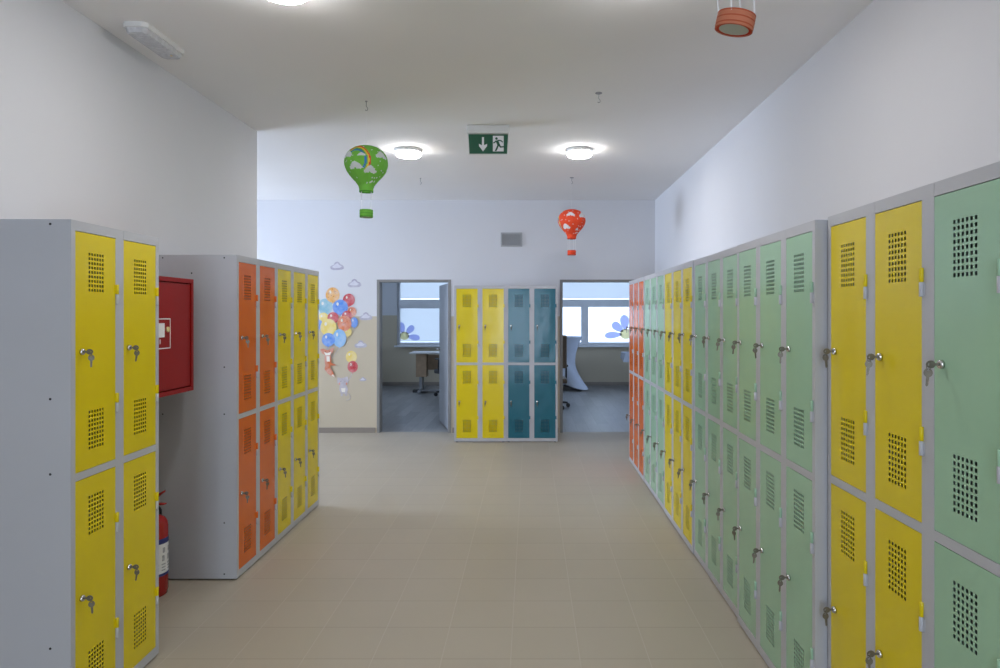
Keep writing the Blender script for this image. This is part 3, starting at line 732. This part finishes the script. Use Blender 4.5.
def balloon(label, x, y, ztop, main, dark, clouds, rainbow, dots, bmat, tilt=(0.0, 0.0), turn=0.0, bh=0.051):
    t = thing('hanging_balloon_lantern', label, 'balloon lantern', (x, y, HC-0.058), group='paper hot air balloon lanterns')
    zt_ = ztop-(HC-0.058)                       # envelope top relative to the hook
    e = MB(); n, m = 128, 84; vs = []; H = 0.309
    for j in range(m+1):
        z = H*j/m; rr = prof_r(z)
        for k in range(n):
            a = 2*PI*k/n; q = rr*(1-0.025*abs(math.sin(a*8))*min(1, z*12))
            vs.append((q*math.cos(a), q*math.sin(a), z))
    rs_ = random.Random(3); dd = [(rs_.uniform(-PI, PI), rs_.uniform(0.05, 0.28)) for _ in range(70)] if dots else []
    e.v = vs
    for j in range(m):
        for k in range(n):
            a = 2*PI*(k+0.5)/n+turn; a = (a+PI/2+PI) % (2*PI)-PI       # 0 = towards the camera (-y), + = to the right
            z = H*(j+0.5)/m; mi = 0
            if any((((a-da)*prof_r(z))**2+(z-dz)**2) < 0.0045**2 for da, dz in dd): mi = 2
            for ca, cz_, rin, bw in rainbow:
                rho = math.hypot((a-ca)*0.14, (z-cz_)); 
                if rin < rho < rin+4*bw and -42 < math.degrees(math.atan2(z-cz_, (a-ca)*0.14)) < 132: mi = 6-int((rho-rin)/bw)
            if in_cloud(a, z, clouds): mi = 2
            if z < 0.006 or z > H-0.006: mi = 1
            e.f.append([j*n+k, j*n+(k+1) % n, (j+1)*n+(k+1) % n, (j+1)*n+k]); e.m.append(mi); e.sm.append(True)
    e.f.append([m*n+k for k in range(n)]); e.m.append(1); e.sm.append(False)
    g = bpy.data.objects.new('tmp', None)
    eo = e.build('envelope', [main, dark, 'paperwhite', 'rb_red', 'rb_yel', 'rb_grn', 'rb_blu'], t)
    eo.location = (0, 0, zt_-H)
    bz = zt_-H-0.167                            # basket bottom
    sb = MB(); sb.lathe([(0.040, 0), (0.043, 0.002), (0.0435, bh-0.002), (0.041, bh)], (0,0,0), 40, caps=False)
    sb.lathe([(0.0405, 0.0), (0.0435, 0.0)], (0,0,0), 40, caps=False, mat=1)
    for k in range(5): sb.lathe([(0.0440, 0.006+k*bh*0.18), (0.0445, 0.0075+k*bh*0.18), (0.0440, 0.009+k*bh*0.18)], (0,0,0), 40, caps=False, mat=(0 if k % 2 else 1))
    sb.build('basket', [bmat, dark if bmat == main else 'papersalmond'], t, (0, 0, bz)).rotation_euler = (*tilt, 0)
    sb = MB(); sb.lathe([(0.034, 0.0015), (0.034, 0.0030)], (0,0,0), 32); sb.lathe([(0.034, 0.002), (0.042, 0.002)], (0,0,0), 32, caps=False, mat=1); sb.build('basket_floor', ['paperpale', dark], t, (0, 0, bz)).rotation_euler = (*tilt, 0)
    for k in range(4):
        a = PI/4+k*PI/2+0.25; c, s = math.cos(a), math.sin(a)
        q_ = Vector((0, 0, bz)) + Matrix.Rotation(tilt[1], 3, 'Y') @ Matrix.Rotation(tilt[0], 3, 'X') @ Vector((0.042*c, 0.042*s, bh-0.006))
        sb = MB(); sb.tube([q_, (0.044*c, 0.044*s, zt_-H+0.004)], 0.0017, 6); sb.build('string', 'thread', t)
    sb = MB(); sb.tube([(0, 0, zt_-0.002), (0, 0, 0.0)], 0.0009, 6); sb.build('thread', 'thread', t)
    return t
balloon('green paper hot air balloon with rainbow and clouds hanging left of the exit sign', PX(366.3, 4.55), 4.55, PZ(145.8, 4.55), 'papergreen', 'papergreend',
        [(-0.33, 0.150, 0.8), (0.44, 0.126, 0.75), (1.06, 0.228, 0.85), (-0.92, 0.232, 0.9), (0.0, 0.222, 0.42), (-1.9, 0.14, 0.9), (2.2, 0.17, 0.9)], [(-0.30, 0.186, 0.066, 0.0095)], True, 'papergreen')
balloon('small red paper hot air balloon hanging before the back wall', PX(571.7, 7.10), 7.10, PZ(209.3, 7.10), 'papered', 'paperedd',
        [(-0.15, 0.240, 0.72), (0.98, 0.234, 1.0), (-0.60, 0.116, 0.85), (0.55, 0.092, 0.4), (2.4, 0.2, 0.9)], [(-1.75, 0.155, 0.058, 0.009)], True, 'papered')
balloon('orange balloon basket on white strings hanging at the top edge, right of centre', PX(733.5, 1.6), 1.6, PZ(30.5, 1.6)+0.476, 'papered', 'paperedd',
        [(0, 0.2, 1.0)], [], True, 'papersalmon', tilt=(math.radians(5), math.radians(11)), bh=0.037)

# ------------------------------------------------------------------ wall stickers on the back wall
def wp(px, py): return PX(310+0.2247*px, YB), PZ(255+0.2247*py, YB)
SCL = 0.2247*YB/F
def dots_on(b, cx, cz, rx, rz, y, mat):
    rr = random.Random(int(cx*1e5)); 
    for _ in range(16):
        a, q = rr.uniform(0, 2*PI), math.sqrt(rr.uniform(0, 0.7)); x, z = cx+q*rx*math.cos(a), cz+q*rz*math.sin(a)
        b.prism(ell(x, z, 0.0045, 0.0045, 8), y-0.0003, y, mat)
def sballoon(t, px, py, rx, rz, mat, dots, lay):
    x, z = wp(px, py); b = MB(); y = -0.0008-lay*0.0006; rx *= SCL; rz *= SCL
    pl = ell(x, z, rx, rz, 30)
    b.prism(pl, y-0.0005, y, 0); b.prism([(x-0.008, z-rz-0.012), (x+0.008, z-rz-0.012), (x+0.002, z-rz+0.004), (x-0.002, z-rz+0.004)], y-0.0005, y, 0)
    b.prism(ell(x-rx*0.35, z+rz*0.4, rx*0.16, rz*0.22, 12), y-0.0008, y-0.0004, 1)
    if dots: dots_on(b, x, z, rx, rz, y-0.0005, 2)
    b.build('balloon', [mat, 'w_cream', 'w_dot'], t)
t = thing('wall_sticker', 'wall sticker of a fox hanging under a big bunch of colourful balloons', 'wall sticker', (0, YB, 0))
for i, a in enumerate([(68,230,33,36,'w_teal',0), (60,282,24,26,'w_yellow',0), (101,178,31,34,'w_orange',1), (173,200,27,28,'w_red',0), (135,232,34,34,'w_blue',0), (187,253,20,22,'w_coral',1),
                       (165,270,22,22,'w_red',0), (103,280,25,26,'w_red',0), (40,310,17,22,'w_blue',0), (197,300,17,23,'w_blue',0), (168,343,18,20,'w_yellow',0), (83,322,36,38,'w_yellow',0),
                       (154,304,31,34,'w_coral',1), (132,370,30,40,'w_lblue',0), (83,377,29,30,'w_blue',0)]): sballoon(t, *a, i)
def poly(pts): return [wp(*p) for p in pts]
b = MB(); y = -0.012
for p in ((83,408), (132,412), (60,350), (110,395)):
    b.prism(poly([(p[0]-1, p[1]), (p[0]+1, p[1]), (92, 470), (89, 470)]), -0.0012, -0.0008)
b.build('balloon_string', 'w_mouse', t)
b = MB()
b.prism(poly([(45,420), (62,416), (78,424), (95,416), (108,412), (104,432), (92,446), (70,446), (56,438)]), -0.012, -0.0115)      # head with ears
b.prism(poly([(66,446), (92,446), (96,470), (92,500), (72,500), (66,472)]), -0.0115, -0.011)                                      # body
b.prism(poly([(92,478), (112,486), (118,492), (96,492)]), -0.0112, -0.0108)
b.prism(poly([(70,492), (90,500), (104,520), (112,545), (96,538), (78,524), (66,508)]), -0.0118, -0.0112)                         # tail
b.prism(poly([(84,486), (92,492), (86,530), (80,528)]), -0.0121, -0.0117)
b.prism(poly([(62,432), (80,436), (96,430), (90,446), (72,447)]), -0.0125, -0.0120, 1)
b.prism(poly([(74,450), (88,450), (90,474), (76,474)]), -0.0120, -0.0115, 1)
b.prism(poly([(96,536), (112,545), (104,530)]), -0.0122, -0.0118, 1)
for e in ((70,430), (88,428)): b.prism(ell(*wp(*e), 0.004, 0.004, 8), -0.0128, -0.0124, 2)
b.build('fox', ['w_fox', 'w_cream', 'dark'], t)
t = thing('wall_sticker', 'wall sticker of a grey kitten holding a yellow and a red balloon', 'wall sticker', (0, YB, 0))
sballoon(t, 184, 453, 25, 27, 'w_yellow', 0, 0); sballoon(t, 190, 497, 23, 26, 'w_red', 1, 1)
b = MB(); b.prism(poly([(188,524), (190,524), (174,560), (170,560)]), -0.001, -0.0006); b.build('balloon_string', 'w_mouse', t)
b = MB()
b.prism(poly([(122,543), (136,548), (150,546), (168,540), (172,560), (166,578), (150,584), (132,582), (122,568)]), -0.003, -0.0024)
b.prism(poly([(132,582), (164,580), (170,600), (162,616), (140,618), (130,602)]), -0.0024, -0.0018)
b.prism(poly([(136,612), (146,612), (146,628), (138,628)]), -0.0022, -0.0016); b.prism(poly([(154,612), (164,610), (166,626), (158,628)]), -0.0022, -0.0016)
tl = [(164,612), (176,622), (180,634), (174,644), (162,646)]
b.tube([(wp(*p)[0], -0.002, wp(*p)[1]) for p in tl], 0.004, 6)
b.prism(poly([(138,592), (158,592), (156,610), (142,610)]), -0.003, -0.0022, 1)
b.prism(poly([(126,572), (134,566), (134,580)]), -0.0036, -0.003, 3); b.prism(poly([(168,572), (160,566), (160,580)]), -0.0036, -0.003, 3)
for e in ((138,562), (156,562)): b.prism(ell(*wp(*e), 0.004, 0.005, 8), -0.0036, -0.003, 2)
b.build('kitten', ['w_mouse', 'w_cream', 'dark', 'w_coral'], t)
for px, py, s, lab in ((120,50,1.0,'small grey cloud sticker, topmost of those above the balloons'), (197,127,1.0,'small grey cloud sticker right of the dotted orange balloon'),
                       (248,274,0.95,'small grey cloud sticker on the paint edge next to the left doorway'), (225,398,0.9,'small grey cloud sticker on beige paint above the kitten balloons'), (235,553,0.5,'tiny pale cloud sticker, lowest, beside the kitten')):
    x, z = wp(px, py); k = SCL*s; b = MB()
    pl = []
    for a, bb in ((-28,12), (-30,2), (-22,-4), (-14,-6), (-10,-16), (0,-21), (10,-17), (15,-9), (24,-6), (31,2), (31,10), (22,15), (0,17), (-18,17)): pl.append((x+a*k, z-bb*k))
    b.prism(pl, YB-0.0012, YB-0.0004, 0)
    b.prism([(x+a*k, z-bb*k) for a, bb in ((-22,4), (-8,-8), (2,-14), (10,-6), (22,2), (10,8), (-12,8))], YB-0.0016, YB-0.0012, 1)
    tag(b.build('cloud_sticker', ['w_cloud', watercolour('cloud_pale', (0.62, 0.61, 0.68)) if 'cloud_pale' not in bpy.data.materials else bpy.data.materials['cloud_pale']]), lab, 'wall sticker', 'cloud stickers on the back wall')

# ------------------------------------------------------------------ classroom furniture
def desk(label, x, y, rz=0.0, w=1.25):
    t = thing('school_desk', label, 'desk', (x, y, 0), rz)
    b = MB(); b.box((0, -0.28, 0.735), (w, 0.28, 0.762), bev=0.006); b.build('table_top', 'desktop', t)
    for xx in (0.16, w-0.22):
        b = MB(); b.box((xx, -0.26, 0.235), (xx+0.02, 0.20, 0.735)) if False else None
        b = MB(); b.box((xx, -0.10, 0.05), (xx+0.06, 0.10, 0.735), bev=0.005); b.box((xx, -0.30, 0.02), (xx+0.06, 0.30, 0.065), bev=0.01); b.build('leg', 'metalgrey', t)
    b = MB(); b.box((0.10, -0.12, 0.30), (0.30, 0.14, 0.735), bev=0.004); b.build('side_compartment', 'wood', t)
    b = MB(); b.box((0.22, 0.04, 0.42), (w-0.22, 0.06, 0.70)); b.build('modesty_panel', 'wood', t)
    for xx in (0.0, ): 
        b = MB(); b.box((0.04, -0.05, 0.01), (w-0.1, 0.05, 0.05), bev=0.01); b.build('foot_bar', 'metalgrey', t)
        for fx in (0.03, w-0.12):
            b = MB(); b.box((fx, -0.07, 0.0), (fx+0.12, 0.07, 0.055), bev=0.012); b.build('foot', 'black', t)
desk('pale topped school desk under the window in the left doorway', PX(411.5, 12.9), 12.9)
t = thing('office_chair', 'dark office chair behind the desk, edge seen beside the open door leaf', 'chair', (-1.42, 12.35, 0), 0.6)
def office_chair(t, backmat):
    for k in range(5):
        a = 2*PI*k/5+0.3; c, s = math.cos(a), math.sin(a)
        b = MB(); b.tube([(0.03*c, 0.03*s, 0.10), (0.27*c, 0.27*s, 0.075)], [0.022, 0.015], 8); lg = b.build('leg', 'black', t)
        b = MB(); b.lathe([(0.030, -0.022), (0.034, -0.012), (0.034, 0.012), (0.030, 0.022)], (0.28*c, 0.28*s, 0.034), 14, 'y'); b.build('caster', 'black', lg)
    b = MB(); b.lathe([(0.035, 0.08), (0.035, 0.22), (0.022, 0.22), (0.022, 0.40)], (0,0,0), 16); b.build('gas_lift', 'black', t)
    b = MB(); b.box((-0.24, -0.23, 0.40), (0.24, 0.23, 0.48), bev=0.03); b.build('seat', backmat, t)
    b = MB(); b.box((-0.23, -0.27, 0.64), (0.23, -0.21, 1.15), bev=0.028); b.build('backrest', backmat, t)
    b = MB(); b.tube([(0, 0, 0.39), (0, -0.25, 0.40), (0, -0.29, 0.50), (0, -0.275, 0.75)], 0.02, 8); b.build('back_support', 'black', t)
    for s in (-1, 1):
        b = MB(); b.tube([(s*0.22, 0.05, 0.42), (s*0.235, 0.05, 0.44), (s*0.235, 0.03, 0.66)], 0.014, 8); b.box((s*0.235-0.022, -0.14, 0.655), (s*0.235+0.022, 0.14, 0.685), bev=0.008); b.build('armrest', 'black', t)
office_chair(t, 'black')
t = thing('office_chair', 'brown backed office chair at the left edge of the right doorway', 'chair', (0.335, 10.75, 0), 0.0)
office_chair(t, 'brownleather')

# bar table under a stretch cover
tx, ty = 0.66, 13.45
t = thing('bar_table', 'tall round bar table under a waisted pale stretch cover in the right doorway', 'table', (tx, ty, 0))
b = MB(); b.lathe([(0.36, 1.0), (0.36, 1.025)], (0,0,0), 40); b.lathe([(0.03, 0.06), (0.03, 1.0)], (0,0,0), 16); 
for k in range(4):
    a = PI/4+k*PI/2; b.tube([(0, 0, 0.08), (0.46*math.cos(a), 0.46*math.sin(a), 0.02)], 0.018, 8)
b.build('table_frame', 'metalgrey', t)
c = MB(); n, m = 96, 30; vs = []
for j in range(m+1):
    u = j/m
    for k in range(n):
        a = 2*PI*k/n; lob = abs(math.cos(2*(a-PI/4)))**1.5
        rt, rw = 0.375, 0.225; rb = 0.31+0.27*lob
        if u > 0.45: q = (u-0.45)/0.55; rr = rw+(rt-rw)*q**2.0
        else: q = (0.45-u)/0.45; rr = rw+(rb-rw)*q**1.35
        zb = 0.03+0.10*(1-lob); z = zb+(1.032-zb)*u
        vs.append((rr*math.cos(a), rr*math.sin(a), z))
fs = [(j*n+k, j*n+(k+1) % n, (j+1)*n+(k+1) % n, (j+1)*n+k) for j in range(m) for k in range(n)]+[[m*n+k for k in range(n)]]
c.add(vs, fs, 0, True); c.build('stretch_cover', 'cloth', t)
# cloth covered side table at the right edge of the right doorway
t = thing('side_table', 'low table with a pale hanging cloth corner, beside the orange locker in the right doorway', 'table', (PX(625.5, 13.0), 13.0, 0))
b = MB(); b.box((0.0, 0.05, 0.70), (0.9, 0.6, 0.72), bev=0.004); b.build('table_top', 'desktop', t)
for xx in (0.2, 0.82):
    for yy in (0.10, 0.52): b = MB(); b.box((xx, yy, 0), (xx+0.04, yy+0.04, 0.70)); b.build('leg', 'metalgrey', t)
b = MB()
b.add([(0.0,0.03,0.726),(0.92,0.03,0.726),(0.92,0.62,0.726),(0.0,0.62,0.726),(-0.04,0.0,0.56),(0.10,0.01,0.56),(0.22,0.025,0.62),(0.92,0.025,0.62),(-0.03,0.3,0.60),(-0.02,0.62,0.60)],
      [(0,1,2,3),(0,5,4),(0,6,5),(0,1,7,6),(0,4,8),(0,8,3),(3,8,9)]); b.build('cloth', 'cloth', t)

# ------------------------------------------------------------------ light
w = bpy.data.worlds.new('sky'); SC.world = w; w.use_nodes = True
bg = w.node_tree.nodes['Background']; bg.inputs['Color'].default_value = (0.58, 0.75, 1.0, 1); bg.inputs['Strength'].default_value = 1.6
def area(name, loc, rot, sx, sy, power, col):
    l = bpy.data.lights.new(name, 'AREA'); l.shape = 'RECTANGLE'; l.size = sx; l.size_y = sy; l.energy = power; l.color = col
    o = bpy.data.objects.new(name, l); COL.objects.link(o); o.location = loc; o.rotation_euler = rot; return o
# daylight outside the hall window and the glazed door behind the viewer
FILL_BLUE = (0.52, 0.70, 1.0)  # colour of the two added classroom lamps
area('hall_daylight', (XH-0.3, (HWY[0]+HWY[1])/2, (HWZ[0]+HWZ[1])/2), (0, -PI/2, 0), HWZ[1]-HWZ[0], HWY[1]-HWY[0], 175, (0.66, 0.775, 1.0))
area('classroom_fill', (-5.4, 11.5, 1.64), (0, -PI/2, 0), 1.6, 3.0, 45, FILL_BLUE)  # fill lamp added outside the made-up left window, brightens the left classroom
area('classroom_fill', (5.0, 11.5, 1.64), (0, PI/2, 0), 1.6, 3.0, 60, FILL_BLUE)  # same added fill for the right classroom
area('entrance_daylight', ((GX[0]+GX[1])/2, YN-0.35, 1.2), (PI/2, 0, 0), 1.3, 2.2, 64, (0.70, 0.82, 1.0))

SC.view_settings.view_transform = 'Standard'; SC.view_settings.look = 'None'
SC.view_settings.gamma = 1.0; SC.view_settings.use_curve_mapping = False
SC.view_settings.exposure = 0.86
